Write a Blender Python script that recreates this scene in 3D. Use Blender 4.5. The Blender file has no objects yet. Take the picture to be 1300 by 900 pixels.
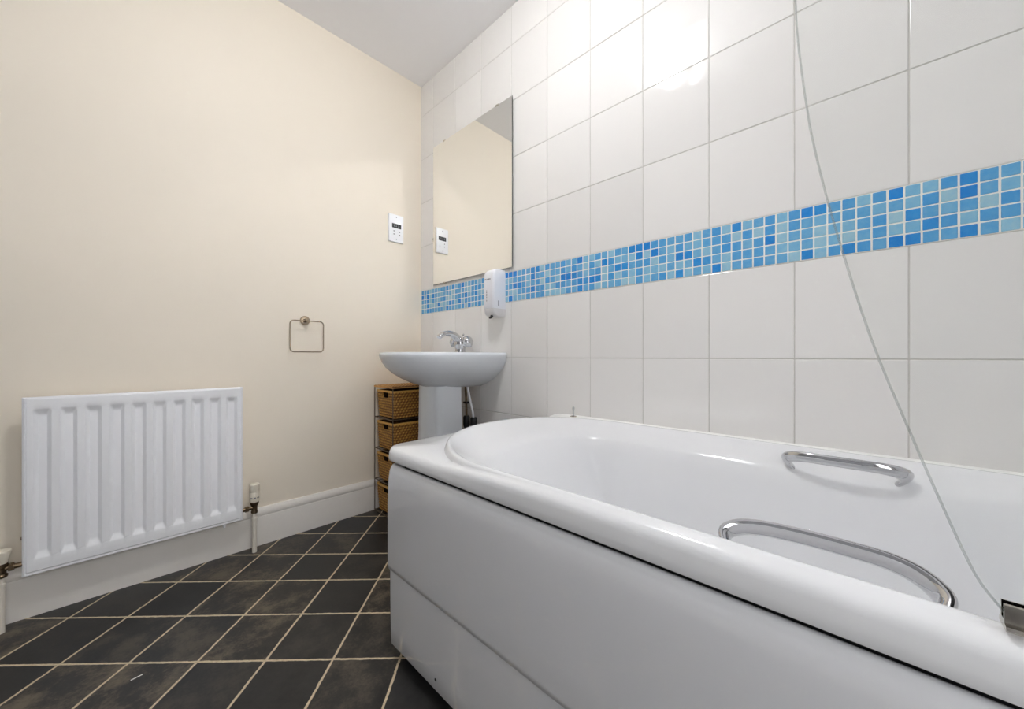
import bpy, bmesh, math, random
from mathutils import Vector, Matrix
R = math.radians
PI = math.pi
random.seed(7)
sc = bpy.context.scene
col = sc.collection

# ------------------------------------------------------------------ measurements (metres)
XW = 1.1946          # tiled wall
YW = 1.866           # cream wall
XL = -0.62           # wall opposite the bath
YF = -0.745          # wall behind the camera, head end of the bath
H = 2.359            # ceiling
CAMH = 0.797

# ------------------------------------------------------------------ materials
def srgb(r, g, b):
    f = lambda c: (c / 255 / 12.92) if c / 255 <= 0.04045 else ((c / 255 + 0.055) / 1.055) ** 2.4
    return (f(r), f(g), f(b), 1)

def new_mat(name):
    m = bpy.data.materials.new(name)
    m.use_nodes = True
    nt = m.node_tree
    return m, nt, nt.nodes['Principled BSDF']

def node(nt, kind, **kw):
    n = nt.nodes.new(kind)
    for k, v in kw.items():
        setattr(n, k, v)
    return n

def obj_coords(nt):
    return node(nt, 'ShaderNodeTexCoord').outputs['Object']

def noise(nt, vec, scale, detail=3, rough=0.5):
    n = node(nt, 'ShaderNodeTexNoise')
    n.inputs['Scale'].default_value = scale
    n.inputs['Detail'].default_value = detail
    n.inputs['Roughness'].default_value = rough
    nt.links.new(vec, n.inputs['Vector'])
    return n

def ramp(nt, fac, stops):
    n = node(nt, 'ShaderNodeValToRGB')
    cr = n.color_ramp
    cr.elements[0].position, cr.elements[0].color = stops[0]
    cr.elements[1].position, cr.elements[1].color = stops[-1]
    for p, c in stops[1:-1]:
        e = cr.elements.new(p); e.color = c
    nt.links.new(fac, n.inputs['Fac'])
    return n

def bump(nt, height, bsdf, strength, dist):
    b = node(nt, 'ShaderNodeBump')
    b.inputs['Strength'].default_value = strength
    b.inputs['Distance'].default_value = dist
    nt.links.new(height, b.inputs['Height'])
    nt.links.new(b.outputs['Normal'], bsdf.inputs['Normal'])
    return b

def simple(name, color, rough=0.5, metal=0.0, bump_scale=None, bump_str=0.1, bump_dist=0.001, vary=0.0, vscale=20, coat=0.0):
    m, nt, p = new_mat(name)
    p.inputs['Base Color'].default_value = color
    p.inputs['Roughness'].default_value = rough
    p.inputs['Metallic'].default_value = metal
    p.inputs['Coat Weight'].default_value = coat
    p.inputs['Coat Roughness'].default_value = 0.04
    co = obj_coords(nt)
    if vary:
        n = noise(nt, co, vscale)
        c0 = tuple(max(0, c * (1 - vary)) for c in color[:3]) + (1,)
        c1 = tuple(min(1, c * (1 + vary)) for c in color[:3]) + (1,)
        r = ramp(nt, n.outputs['Fac'], [(0.3, c0), (0.7, c1)])
        nt.links.new(r.outputs['Color'], p.inputs['Base Color'])
    if bump_scale:
        n = noise(nt, co, bump_scale, 4)
        bump(nt, n.outputs['Fac'], p, bump_str, bump_dist)
    return m

M = {}
M['cream'] = simple('cream_paint', srgb(234, 225, 209), 0.62, bump_scale=160, bump_str=0.12, bump_dist=0.0006, vary=0.012, vscale=2.5)
M['grey_wall'] = simple('grey_paint', srgb(150, 151, 154), 0.6, bump_scale=90, bump_str=0.08, bump_dist=0.0005)
M['ceiling'] = simple('ceiling_paint', srgb(243, 243, 245), 0.8, bump_scale=90, bump_str=0.08, bump_dist=0.0005)
M['skirting'] = simple('skirting_paint', srgb(224, 220, 214), 0.38, bump_scale=60, bump_str=0.06, bump_dist=0.0006, vary=0.02, vscale=9)
M['acrylic'] = simple('bath_acrylic', srgb(232, 233, 235), 0.12, vary=0.006, vscale=3)
M['acrylic_panel'] = simple('panel_acrylic', srgb(220, 221, 224), 0.03, bump_scale=3, bump_str=0.04, bump_dist=0.004, coat=0.6)
M['ceramic'] = simple('white_ceramic', srgb(226, 230, 235), 0.08, vary=0.006, vscale=3)
M['radiator'] = simple('radiator_enamel', srgb(238, 239, 242), 0.34)
M['white_plastic'] = simple('white_plastic', srgb(236, 237, 242), 0.28)
M['plate_plastic'] = simple('plate_plastic', srgb(240, 241, 243), 0.3)
M['ivory_plastic'] = simple('ivory_plastic', srgb(232, 224, 208), 0.35, vary=0.03, vscale=60)
M['grey_plastic'] = simple('grey_plastic', srgb(150, 152, 158), 0.4)
M['black_plastic'] = simple('black_plastic', srgb(22, 22, 24), 0.35)
M['silicone'] = simple('white_silicone', srgb(238, 238, 236), 0.35)
M['chrome'] = simple('chrome', srgb(206, 206, 208), 0.06, 1.0, bump_scale=30, bump_str=0.03, bump_dist=0.001)
M['old_chrome'] = simple('tarnished_chrome', srgb(196, 190, 180), 0.12, 1.0, vary=0.4, vscale=45)
M['nickel'] = simple('brushed_nickel', srgb(176, 160, 138), 0.25, 1.0)
M['brass'] = simple('dull_valve_metal', srgb(120, 104, 84), 0.3, 1.0, vary=0.3, vscale=80)
M['pipe_paint'] = simple('painted_pipe', srgb(222, 216, 204), 0.4, vary=0.04, vscale=40)
M['dark_metal'] = simple('bronze_wire', srgb(112, 98, 84), 0.4, 0.7, vary=0.2, vscale=50)
M['mirror'] = simple('mirror_silver', srgb(244, 244, 242), 0.0, 1.0)
M['mirror_back'] = simple('mirror_edge', srgb(70, 72, 70), 0.4)
M['dark_void'] = simple('dark_hole', srgb(18, 15, 12), 0.9)
M['wallboard'] = simple('grout', srgb(200, 197, 191), 0.7, bump_scale=200, bump_str=0.2, bump_dist=0.0005, vary=0.05, vscale=14)
M['mosaic_grout'] = simple('white_grout', srgb(240, 236, 228), 0.6, bump_scale=200, bump_str=0.2, bump_dist=0.0005, vary=0.03, vscale=30)
M['frame_shade'] = simple('gap_shade_board', srgb(66, 66, 68), 0.7)  # dark tone stands for the shade between rim and panel
M['grey_ink'] = simple('grey_ink', srgb(120, 122, 130), 0.5)
M['paper'] = simple('white_scrap', srgb(235, 235, 230), 0.7)

def mat_tile():
    m, nt, p = new_mat('white_wall_tile')
    co = obj_coords(nt)
    at = node(nt, 'ShaderNodeAttribute', attribute_name='shade')
    r = ramp(nt, at.outputs['Fac'], [(0, srgb(228, 226, 223)), (1, srgb(235, 233, 230))])
    nt.links.new(r.outputs['Color'], p.inputs['Base Color'])
    p.inputs['Roughness'].default_value = 0.07
    p.inputs['IOR'].default_value = 1.5
    n = noise(nt, co, 14, 1.0, 0.4)
    bump(nt, n.outputs['Fac'], p, 0.5, 0.005)
    return m
M['tile'] = mat_tile()

def mat_mosaic():
    m, nt, p = new_mat('blue_mosaic_glass')
    co = obj_coords(nt)
    at = node(nt, 'ShaderNodeAttribute', attribute_name='shade')
    n = noise(nt, co, 90, 3, 0.6)
    mm = node(nt, 'ShaderNodeMath', operation='MULTIPLY_ADD')
    mm.inputs[1].default_value = 0.34; mm.inputs[2].default_value = -0.17
    nt.links.new(n.outputs['Fac'], mm.inputs[0])
    ad = node(nt, 'ShaderNodeMath', operation='ADD')
    nt.links.new(mm.outputs[0], ad.inputs[0]); nt.links.new(at.outputs['Fac'], ad.inputs[1])
    r = ramp(nt, ad.outputs[0], [(0, srgb(34, 130, 212)), (0.2, srgb(56, 148, 216)), (0.45, srgb(94, 166, 216)), (0.75, srgb(132, 188, 218)), (1, srgb(164, 202, 216))])
    nt.links.new(r.outputs['Color'], p.inputs['Base Color'])
    p.inputs['Roughness'].default_value = 0.16
    bump(nt, n.outputs['Fac'], p, 0.25, 0.001)
    return m
M['mosaic'] = mat_mosaic()

def mat_floor():
    m, nt, p = new_mat('slate_floor_tile')
    geo = obj_coords(nt)
    # axes along the diagonal joints
    mp = node(nt, 'ShaderNodeMapping')
    mp.vector_type = 'TEXTURE'
    mp.inputs['Location'].default_value = (0.2577, 1.1377, 0)
    mp.inputs['Rotation'].default_value = (0, 0, R(44.94))
    mp.inputs['Scale'].default_value = (0.1753, 0.1753, 0.1753)
    nt.links.new(geo, mp.inputs['Vector'])
    # slightly uneven joints
    wn = noise(nt, geo, 55, 2)
    wv = node(nt, 'ShaderNodeVectorMath', operation='MULTIPLY_ADD')
    wv.inputs[1].default_value = (0.022, 0.022, 0); wv.inputs[2].default_value = (-0.011, -0.011, 0)
    nt.links.new(wn.outputs['Color'], wv.inputs[0])
    ad = node(nt, 'ShaderNodeVectorMath', operation='ADD')
    nt.links.new(mp.outputs[0], ad.inputs[0]); nt.links.new(wv.outputs[0], ad.inputs[1])
    sep = node(nt, 'ShaderNodeSeparateXYZ'); nt.links.new(ad.outputs[0], sep.inputs[0])
    def edge(out):
        a = node(nt, 'ShaderNodeMath', operation='ADD'); a.inputs[1].default_value = 0.5
        nt.links.new(out, a.inputs[0])
        f = node(nt, 'ShaderNodeMath', operation='FRACT'); nt.links.new(a.outputs[0], f.inputs[0])
        s = node(nt, 'ShaderNodeMath', operation='SUBTRACT'); s.inputs[1].default_value = 0.5
        nt.links.new(f.outputs[0], s.inputs[0])
        b = node(nt, 'ShaderNodeMath', operation='ABSOLUTE'); nt.links.new(s.outputs[0], b.inputs[0])
        return b.outputs[0]
    mn = node(nt, 'ShaderNodeMath', operation='MINIMUM')
    nt.links.new(edge(sep.outputs[0]), mn.inputs[0]); nt.links.new(edge(sep.outputs[1]), mn.inputs[1])
    g = node(nt, 'ShaderNodeMapRange'); g.interpolation_type = 'SMOOTHSTEP'
    g.inputs['From Min'].default_value = 0.013; g.inputs['From Max'].default_value = 0.021
    nt.links.new(mn.outputs[0], g.inputs['Value'])
    # one tone per tile
    fl = node(nt, 'ShaderNodeVectorMath', operation='FLOOR'); nt.links.new(mp.outputs[0], fl.inputs[0])
    wnz = node(nt, 'ShaderNodeTexWhiteNoise'); nt.links.new(fl.outputs[0], wnz.inputs['Vector'])
    # cloudy mottling inside each tile, shifted per tile
    sh = node(nt, 'ShaderNodeVectorMath', operation='MULTIPLY_ADD'); sh.inputs[1].default_value = (4, 4, 4)
    nt.links.new(wnz.outputs['Color'], sh.inputs[0]); nt.links.new(geo, sh.inputs[2])
    n1 = noise(nt, sh.outputs[0], 11, 7, 0.68)
    n2 = noise(nt, sh.outputs[0], 120, 6, 0.75)
    a1 = node(nt, 'ShaderNodeMath', operation='MULTIPLY_ADD'); a1.inputs[1].default_value = 0.35
    nt.links.new(n2.outputs['Fac'], a1.inputs[0]); nt.links.new(n1.outputs['Fac'], a1.inputs[2])
    light = ramp(nt, a1.outputs[0], [(0.50, srgb(18, 18, 20)), (0.64, srgb(40, 37, 34)), (0.82, srgb(100, 90, 76))])
    dark = ramp(nt, a1.outputs[0], [(0.50, srgb(12, 13, 16)), (0.85, srgb(44, 43, 42))])
    st = node(nt, 'ShaderNodeMapRange'); st.inputs['From Min'].default_value = 0.2; st.inputs['From Max'].default_value = 0.6
    nt.links.new(wnz.outputs['Value'], st.inputs['Value'])
    mx = node(nt, 'ShaderNodeMix', data_type='RGBA')
    nt.links.new(st.outputs[0], mx.inputs['Factor']); nt.links.new(dark.outputs[0], mx.inputs['A']); nt.links.new(light.outputs[0], mx.inputs['B'])
    gr = ramp(nt, n2.outputs['Fac'], [(0.3, srgb(176, 156, 124)), (0.7, srgb(222, 206, 176))])
    fx = node(nt, 'ShaderNodeMix', data_type='RGBA')
    nt.links.new(g.outputs[0], fx.inputs['Factor']); nt.links.new(gr.outputs[0], fx.inputs['A']); nt.links.new(mx.outputs['Result'], fx.inputs['B'])
    nt.links.new(fx.outputs['Result'], p.inputs['Base Color'])
    rr = ramp(nt, n1.outputs['Fac'], [(0.3, (0.34,) * 3 + (1,)), (0.7, (0.5,) * 3 + (1,))])
    nt.links.new(rr.outputs[0], p.inputs['Roughness'])
    hh = node(nt, 'ShaderNodeMath', operation='MULTIPLY_ADD'); hh.inputs[1].default_value = 0.35
    nt.links.new(a1.outputs[0], hh.inputs[0]); nt.links.new(g.outputs[0], hh.inputs[2])
    bump(nt, hh.outputs[0], p, 0.35, 0.0015)
    return m
M['floor'] = mat_floor()

def mat_wicker(name, c0, c1, c2):
    m, nt, p = new_mat(name)
    co = obj_coords(nt)
    at = node(nt, 'ShaderNodeAttribute', attribute_name='shade')
    n = noise(nt, co, 110, 4, 0.7)
    mm = node(nt, 'ShaderNodeMath', operation='MULTIPLY_ADD')
    mm.inputs[1].default_value = 0.5; mm.inputs[2].default_value = -0.25
    nt.links.new(n.outputs['Fac'], mm.inputs[0])
    ad = node(nt, 'ShaderNodeMath', operation='ADD')
    nt.links.new(mm.outputs[0], ad.inputs[0]); nt.links.new(at.outputs['Fac'], ad.inputs[1])
    r = ramp(nt, ad.outputs[0], [(0.05, c0), (0.5, c1), (0.95, c2)])
    nt.links.new(r.outputs['Color'], p.inputs['Base Color'])
    p.inputs['Roughness'].default_value = 0.55
    bump(nt, n.outputs['Fac'], p, 0.4, 0.002)
    return m
M['wicker_top'] = mat_wicker('woven_mat', srgb(120, 80, 34), srgb(206, 152, 82), srgb(238, 196, 126))
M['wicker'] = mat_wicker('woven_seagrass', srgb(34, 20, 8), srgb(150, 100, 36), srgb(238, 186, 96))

def mat_glass():
    m, nt, p = new_mat('clear_screen_glass')
    out = nt.nodes['Material Output']
    nt.nodes.remove(p)
    tr = node(nt, 'ShaderNodeBsdfTransparent'); tr.inputs['Color'].default_value = (0.980, 0.985, 0.982, 1)
    gl = node(nt, 'ShaderNodeBsdfGlossy'); gl.inputs['Roughness'].default_value = 0.01
    gl.inputs['Color'].default_value = (0.9, 0.9, 0.9, 1)
    fr = node(nt, 'ShaderNodeFresnel'); fr.inputs['IOR'].default_value = 1.16
    n = noise(nt, obj_coords(nt), 3, 2)
    b = node(nt, 'ShaderNodeBump'); b.inputs['Strength'].default_value = 0.02; b.inputs['Distance'].default_value = 0.002
    nt.links.new(n.outputs['Fac'], b.inputs['Height']); nt.links.new(b.outputs['Normal'], gl.inputs['Normal'])
    mx = node(nt, 'ShaderNodeMixShader')
    nt.links.new(fr.outputs[0], mx.inputs[0]); nt.links.new(tr.outputs[0], mx.inputs[1]); nt.links.new(gl.outputs[0], mx.inputs[2])
    nt.links.new(mx.outputs[0], out.inputs['Surface'])
    return m
M['glass'] = mat_glass()
def mat_edge():
    m, nt, p = new_mat('polished_glass_edge')
    out = nt.nodes['Material Output']
    p.inputs['Base Color'].default_value = srgb(214, 220, 218)
    p.inputs['Roughness'].default_value = 0.2
    tr = node(nt, 'ShaderNodeBsdfTransparent'); tr.inputs['Color'].default_value = (0.94, 0.95, 0.945, 1)
    mx = node(nt, 'ShaderNodeMixShader'); mx.inputs[0].default_value = 0.22
    nt.links.new(tr.outputs[0], mx.inputs[1]); nt.links.new(p.outputs[0], mx.inputs[2])
    nt.links.new(mx.outputs[0], out.inputs['Surface'])
    return m
M['glass_edge'] = mat_edge()

def mat_lamp(power):
    m, nt, p = new_mat('lit_opal_glass')
    p.inputs['Base Color'].default_value = (0.9, 0.9, 0.88, 1)
    p.inputs['Emission Color'].default_value = (0.985, 0.985, 0.985, 1)
    p.inputs['Emission Strength'].default_value = power
    return m
M['lamp'] = mat_lamp(94.0)
def mat_fill_glow():  # glow of the unseen pane added to brighten the room
    m, nt, p = new_mat('fill_light_glow')
    p.inputs['Base Color'].default_value = (0.8, 0.8, 0.8, 1)
    p.inputs['Emission Color'].default_value = (0.97, 0.98, 1.0, 1)
    p.inputs['Emission Strength'].default_value = 1.9
    return m
M['fill_glow'] = mat_fill_glow()

# ------------------------------------------------------------------ mesh helpers
class MB:
    def __init__(self):
        self.bm = bmesh.new()
        self.sh = self.bm.faces.layers.float.new('shade_tmp')
    def _join(self, tmp, shade=0.5, mat=0):
        vm = {}
        for v in tmp.verts:
            vm[v] = self.bm.verts.new(v.co)
        for f in tmp.faces:
            try:
                nf = self.bm.faces.new([vm[v] for v in f.verts])
                nf[self.sh] = shade; nf.material_index = mat
            except ValueError:
                pass
        tmp.free()
        return self
    def box(self, lo, hi, bev=0.0, seg=2, mtx=None, shade=0.5, mat=0):
        t = bmesh.new()
        bmesh.ops.create_cube(t, size=1)
        lo, hi = Vector(lo), Vector(hi)
        for v in t.verts:
            v.co = Vector(((v.co.x + .5) * (hi.x - lo.x) + lo.x, (v.co.y + .5) * (hi.y - lo.y) + lo.y, (v.co.z + .5) * (hi.z - lo.z) + lo.z))
        if bev:
            bmesh.ops.bevel(t, geom=list(t.edges), offset=bev, segments=seg, affect='EDGES', profile=0.5)
        if mtx:
            bmesh.ops.transform(t, matrix=mtx, verts=t.verts)
        return self._join(t, shade, mat)
    def loft(self, loops, closed=True, cap0=False, cap1=False, shade=0.5, mat=0):
        rows = [[self.bm.verts.new(p) for p in lp] for lp in loops]
        n = len(rows[0])
        for a, b in zip(rows[:-1], rows[1:]):
            for i in range(n if closed else n - 1):
                j = (i + 1) % n
                try:
                    f = self.bm.faces.new((a[i], a[j], b[j], b[i])); f[self.sh] = shade; f.material_index = mat
                except ValueError:
                    pass
        if cap0:
            f = self.bm.faces.new(rows[0][::-1]); f[self.sh] = shade; f.material_index = mat
        if cap1:
            f = self.bm.faces.new(rows[-1]); f[self.sh] = shade; f.material_index = mat
        return rows
    def tube(self, pts, rad, n=16, caps=True, flat=1.0, up=None):
        """swept tube; rad a number or one per point; flat squashes the section along 'up'"""
        pts = [Vector(p) for p in pts]
        rs = rad if isinstance(rad, (list, tuple)) else [rad] * len(pts)
        T = []
        for i in range(len(pts)):
            a = pts[max(0, i - 1)]; b = pts[min(len(pts) - 1, i + 1)]
            T.append((b - a).normalized())
        ref = Vector(up) if up else (Vector((0, 0, 1)) if abs(T[0].z) < 0.9 else Vector((1, 0, 0)))
        u = (ref - T[0] * ref.dot(T[0])).normalized()
        loops = []
        for i, p in enumerate(pts):
            u = (u - T[i] * u.dot(T[i])).normalized()
            w = T[i].cross(u)
            loops.append([p + (u * math.sin(2 * PI * k / n) * flat + w * math.cos(2 * PI * k / n)) * rs[i] for k in range(n)])
        self.loft(loops, True, caps, caps)
        return self
    def lathe(self, prof, center=(0, 0, 0), axis=(0, 0, 1), n=32, caps=True):
        q = Vector((0, 0, 1)).rotation_difference(Vector(axis).normalized())
        c = Vector(center)
        loops = [[c + q @ Vector((r * math.cos(2 * PI * k / n), r * math.sin(2 * PI * k / n), z)) for k in range(n)] for r, z in prof]
        self.loft(loops, True, caps, caps)
        return self
    def ball(self, c, r, n=20):
        r = (r, r, r) if isinstance(r, (int, float)) else r
        t = bmesh.new()
        bmesh.ops.create_uvsphere(t, u_segments=n, v_segments=n // 2 + 2, radius=1)
        for v in t.verts:
            v.co = Vector((v.co.x * r[0] + c[0], v.co.y * r[1] + c[1], v.co.z * r[2] + c[2]))
        return self._join(t)
    def build(self, name, mats, parent=None, origin=None, sharp=34, smooth=True):
        bm = self.bm
        bmesh.ops.recalc_face_normals(bm, faces=bm.faces)
        for f in bm.faces:
            f.smooth = smooth
        for e in bm.edges:
            if len(e.link_faces) == 2 and e.calc_face_angle(0) > R(sharp):
                e.smooth = False
        me = bpy.data.meshes.new(name)
        shades = [f[self.sh] for f in bm.faces]
        bm.faces.layers.float.remove(self.sh)
        org = Vector(origin) if origin else Vector((0, 0, 0))
        bmesh.ops.translate(bm, verts=bm.verts, vec=-org)
        bm.to_mesh(me); bm.free()
        a = me.attributes.new('shade', 'FLOAT', 'FACE')
        a.data.foreach_set('value', shades)
        for m in (mats if isinstance(mats, (list, tuple)) else [mats]):
            me.materials.append(m)
        o = bpy.data.objects.new(name, me)
        col.objects.link(o)
        if parent:
            o.parent = parent
            o.location = org - world_loc(parent)
        else:
            o.location = org
        return o

def world_loc(o):
    v = Vector(o.location)
    while o.parent:
        o = o.parent
        v = v + Vector(o.location)
    return v

def thing(name, label, cat, loc, group=None):
    o = bpy.data.objects.new(name, None)
    o.empty_display_size = 0.05
    col.objects.link(o)
    o.location = loc
    o['label'] = label; o['category'] = cat
    if group: o['group'] = group
    return o
def tag(o, label, cat, group=None):
    o['label'] = label; o['category'] = cat
    if group: o['group'] = group
    return o
def struct(o, label=None):
    o['kind'] = 'structure'
    if label: o['label'] = label
    return o

def arc(cx, cy, r, a0, a1, n):
    return [(cx + r * math.cos(R(a0 + (a1 - a0) * i / n)), cy + r * math.sin(R(a0 + (a1 - a0) * i / n))) for i in range(n + 1)]

def smooth_path(pts, sub=6):
    """Catmull-Rom through the points"""
    P = [Vector(p) for p in pts]
    P = [P[0] * 2 - P[1]] + P + [P[-1] * 2 - P[-2]]
    out = []
    for i in range(1, len(P) - 2):
        for k in range(sub):
            t = k / sub
            a, b, c, d = P[i - 1], P[i], P[i + 1], P[i + 2]
            out.append(0.5 * ((2 * b) + (c - a) * t + (2 * a - 5 * b + 4 * c - d) * t * t + (3 * b - a - 3 * c + d) * t ** 3))
    out.append(P[-2])
    return out
def lerp_list(keys, n):
    out = []
    for i in range(n):
        t = i / (n - 1) * (len(keys) - 1)
        k = min(int(t), len(keys) - 2)
        out.append(keys[k] + (keys[k + 1] - keys[k]) * (t - k))
    return out

# ------------------------------------------------------------------ the room
b = MB(); b.box((XL - .1, YF - .1, -.1), (XW + .12, YW + .1, 0))
struct(b.build('floor', M['floor']), 'dark slate-look floor tiles laid diagonally with cream joints')
b = MB(); b.box((XL - .1, YF - .1, H), (XW + .12, YW + .1, H + .1))
struct(b.build('ceiling', M['ceiling']), 'plain white ceiling')
b = MB(); b.box((XL - .1, YW, 0), (XW + .12, YW + .1, H))
struct(b.build('wall_back', M['cream']), 'cream painted wall with the radiator')
b = MB(); b.box((XL - .1, YF - .1, 0), (XL, YW, H))
struct(b.build('wall_left', M['grey_wall']), 'grey painted wall opposite the bath')
b = MB(); b.box((XL, YF - .1, 0), (XW + .12, YF, H))
struct(b.build('wall_front', M['ceiling']), 'white wall at the head of the bath')

# tiled wall: grout bed with real bevelled tiles on it, in one mesh
GAP = 0.0026
b = MB()
b.box((XW + .0016, YF, 0), (XW + .12, YW, H), mat=1)
zs = [0.0, .0346, .2866, .5386, .7906, 1.041]
zs_hi = [1.175, 1.4285, 1.6805, 1.9325, 2.1845, H]
ys = [YF] + [-.0702 + .202 * k for k in range(-3, 10)] + [YW]
rt = random.Random(3)
for zz in (zs, zs_hi):
    for z0, z1 in zip(zz[:-1], zz[1:]):
        for y0, y1 in zip(ys[:-1], ys[1:]):
            g = GAP / 2
            tilt = Matrix.Translation((XW, (y0 + y1) / 2, (z0 + z1) / 2)) @ Matrix.Rotation(R(rt.uniform(-.05, .05)), 4, 'Z') @ Matrix.Rotation(R(rt.uniform(-.05, .05)), 4, 'Y') @ Matrix.Translation((-XW, -(y0 + y1) / 2, -(z0 + z1) / 2))
            b.box((XW, y0 + g, z0 + g), (XW + .006, y1 - g, z1 - g), bev=.0014, seg=2, shade=rt.random(), mtx=tilt)
struct(b.build('wall_right', [M['tile'], M['wallboard']], smooth=False), 'white glossy tiled wall behind the bath')

# mosaic band
b = MB()
b.box((XW - .0001, YF, 1.0412), (XW + .0016, YW, 1.1748), mat=1)
PY, PZ = .026, .0268
k0 = int((YF + .011) / PY) - 1
for r_ in range(5):
    for k in range(k0, 80):
        y0, y1 = -.011 + PY * k, -.011 + PY * (k + 1)
        if y1 > YW or y0 < YF: continue
        z0 = 1.041 + PZ * r_; z1 = z0 + PZ
        q = rt.random()
        s = rt.uniform(0.02, 0.2) if q < .17 else (rt.uniform(.3, .55) if q < .62 else rt.uniform(.6, .95))
        j = lambda: rt.uniform(-.0003, .0003)
        b.box((XW - .0012 + j(), y0 + .0017 + j(), z0 + .0016 + j()), (XW + .001, y1 - .0017 + j(), z1 - .0016 + j()), bev=.0008, seg=1, shade=s)
struct(b.build('trim_1', [M['mosaic'], M['mosaic_grout']], smooth=False), 'band of small blue mosaic tiles across the white tiles')

# skirting boards with a moulded top
def skirting(name, p0, p1, inward, label):
    prof = [(0, 0), (.018, 0), (.018, .118), (.0165, .122), (.0175, .126), (.018, .132), (.0165, .140), (.0125, .147), (.009, .151), (.006, .155), (0, .155)]
    b = MB()
    p0, p1, inward = Vector(p0), Vector(p1), Vector(inward)
    b.loft([[p + inward * x + Vector((0, 0, z)) for x, z in prof] for p in (p0, p1)], True, True, True)
    return struct(b.build(name, M['skirting'], sharp=25), label)
skirting('baseboard_back', (XL + .019, YW, 0), (XW - .0005, YW, 0), (0, -1, 0), 'off-white moulded skirting board under the radiator')
skirting('baseboard_left', (XL, YF, 0), (XL, YW - .019, 0), (1, 0, 0), 'off-white moulded skirting board')

# ceiling lamp (seen as a reflection in the tiles and as light)
t = thing('ceiling_light', 'round opal flush ceiling light over the bathroom floor', 'ceiling light', (.39, .72, H))
b = MB(); b.lathe([(.0, 0), (.098, 0), (.100, -.006), (.096, -.020), (.085, -.024), (0, -.024)], (.39, .72, H), n=48, caps=False)
b.build('base', M['white_plastic'], t, (.39, .72, H))
b = MB()
prof = [(.078, -.022)] + [(.084 * math.cos(R(a)), -.050 - .045 * math.sin(R(a))) for a in range(0, 91, 10)]
b.lathe(prof, (.39, .72, H), n=48, caps=False)
b.build('diffuser', M['lamp'], t, (.39, .72, H))

# unseen door with a glowing pane, added behind the camera as fill light
struct(MB().box((-.46, YF - .002, 0), (.40, YF + .012, 2.06), bev=.003).build('fill_light_door', M['skirting'], smooth=False), 'white door added behind the camera to hold a glowing fill pane')
dr = bpy.data.objects['fill_light_door']
MB().box((-.36, YF + .010, .22), (.30, YF + .014, 1.96)).build('fill_light_pane', M['fill_glow'], dr, smooth=False)

# ------------------------------------------------------------------ bath
BX0, BX1, BY0, BY1 = .487, 1.1905, -.742, .958
bath = thing('bathtub', 'white acrylic bathtub with a bowed panel along the tiled wall', 'bathtub', (.84, .1, 0))
CX, CY = .86, .585
NA = 60
def superpt(th, cx, cy, hl, hr, hy, nl=1.85, nr=2.5, sgn=1):
    c, s = math.cos(th), math.sin(th)       # th from 0 (left, -X) to pi (right)
    h, n = (hl, nl) if c > 0 else (hr, nr)
    c_, s_ = abs(c), abs(s)
    x = c_ ** (2 / n) if c_ > 1e-9 else 0
    y = s_ ** (2 / n) if s_ > 1e-9 else 0
    return (cx - h * x * (1 if c > 0 else -1), cy + sgn * hy * y)
NS = 30
def oval(xl, xr, yend, yhead, z, cy=CY, cyh=-.45, cx=CX, nl=1.85, nr=2.5, head_n=3.2):
    """closed loop: left side head->foot, foot arc, right side foot->head, head arc"""
    L = []
    for i in range(NS):
        L.append((xl, cyh + (cy - cyh) * i / NS))
    for i in range(NA + 1):
        L.append(superpt(PI * i / NA, cx, cy, cx - xl, xr - cx, yend - cy, nl, nr))
    for i in range(1, NS + 1):
        L.append((xr, cy + (cyh - cy) * i / NS))
    for i in range(1, NA):
        x, y = superpt(PI * (1 - i / NA), cx, cyh, cx - xl, xr - cx, cyh - yhead, head_n, head_n, -1)
        L.append((x, y))
    return [Vector((x, y, z(x, y) if callable(z) else z)) for x, y in L]
def rect(inset, z, rad=.054, cy=CY, cyh=-.45, cx=CX):
    x0, x1, y0, y1 = BX0 + inset, BX1 - inset * .2, BY0 + inset, BY1 - inset
    def hit(c, th, sgn):
        d = Vector((-math.cos(th), sgn * math.sin(th)))
        t1 = (x0 - c[0]) / d.x if d.x < -1e-9 else ((x1 - c[0]) / d.x if d.x > 1e-9 else 1e9)
        t2 = ((y1 if sgn > 0 else y0) - c[1]) / d.y if abs(d.y) > 1e-9 else 1e9
        t_ = min(t1, t2)
        p = Vector((c[0] + d.x * t_, c[1] + d.y * t_))
        r_ = max(rad - inset, .004)
        # round the corner
        for cxn, sx in ((x0 + r_, -1), (x1 - r_, 1)):
            cyn = (y1 - r_) if sgn > 0 else (y0 + r_)
            if (p.x - cxn) * sx > 0 and (p.y - cyn) * sgn > 0:
                v = Vector((p.x - cxn, p.y - cyn))
                p = Vector((cxn, cyn)) + v.normalized() * r_
        return p
    L = []
    for i in range(NS):
        L.append((x0, cyh + (cy - cyh) * i / NS))
    for i in range(NA + 1):
        p = hit((cx, cy), PI * i / NA, 1); L.append((p.x, p.y))
    for i in range(1, NS + 1):
        L.append((x1, cy + (cyh - cy) * i / NS))
    for i in range(1, NA):
        p = hit((cx, cyh), PI * (1 - i / NA), -1); L.append((p.x, p.y))
    return [Vector((x, y, z)) for x, y in L]
def zc(x, y):     # the crease below the rim rises into an arm rest near the head end
    a = max(0.0, min(1.0, (-.12 - y) / .14)); a = a * a * (3 - 2 * a)
    return .530 + .018 * a
def up(L, extra, dx=0.0):
    """the long front rim is fuller than the flat deck at the foot end"""
    out = []
    for p in L:
        k = max(0.0, min(1.0, (.80 - p.y) / .40)); k = k * k * (3 - 2 * k)
        if p.x > .52: k = 0
        out.append(Vector((p.x + dx * k, p.y, p.z + extra * k)))
    return out
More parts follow.
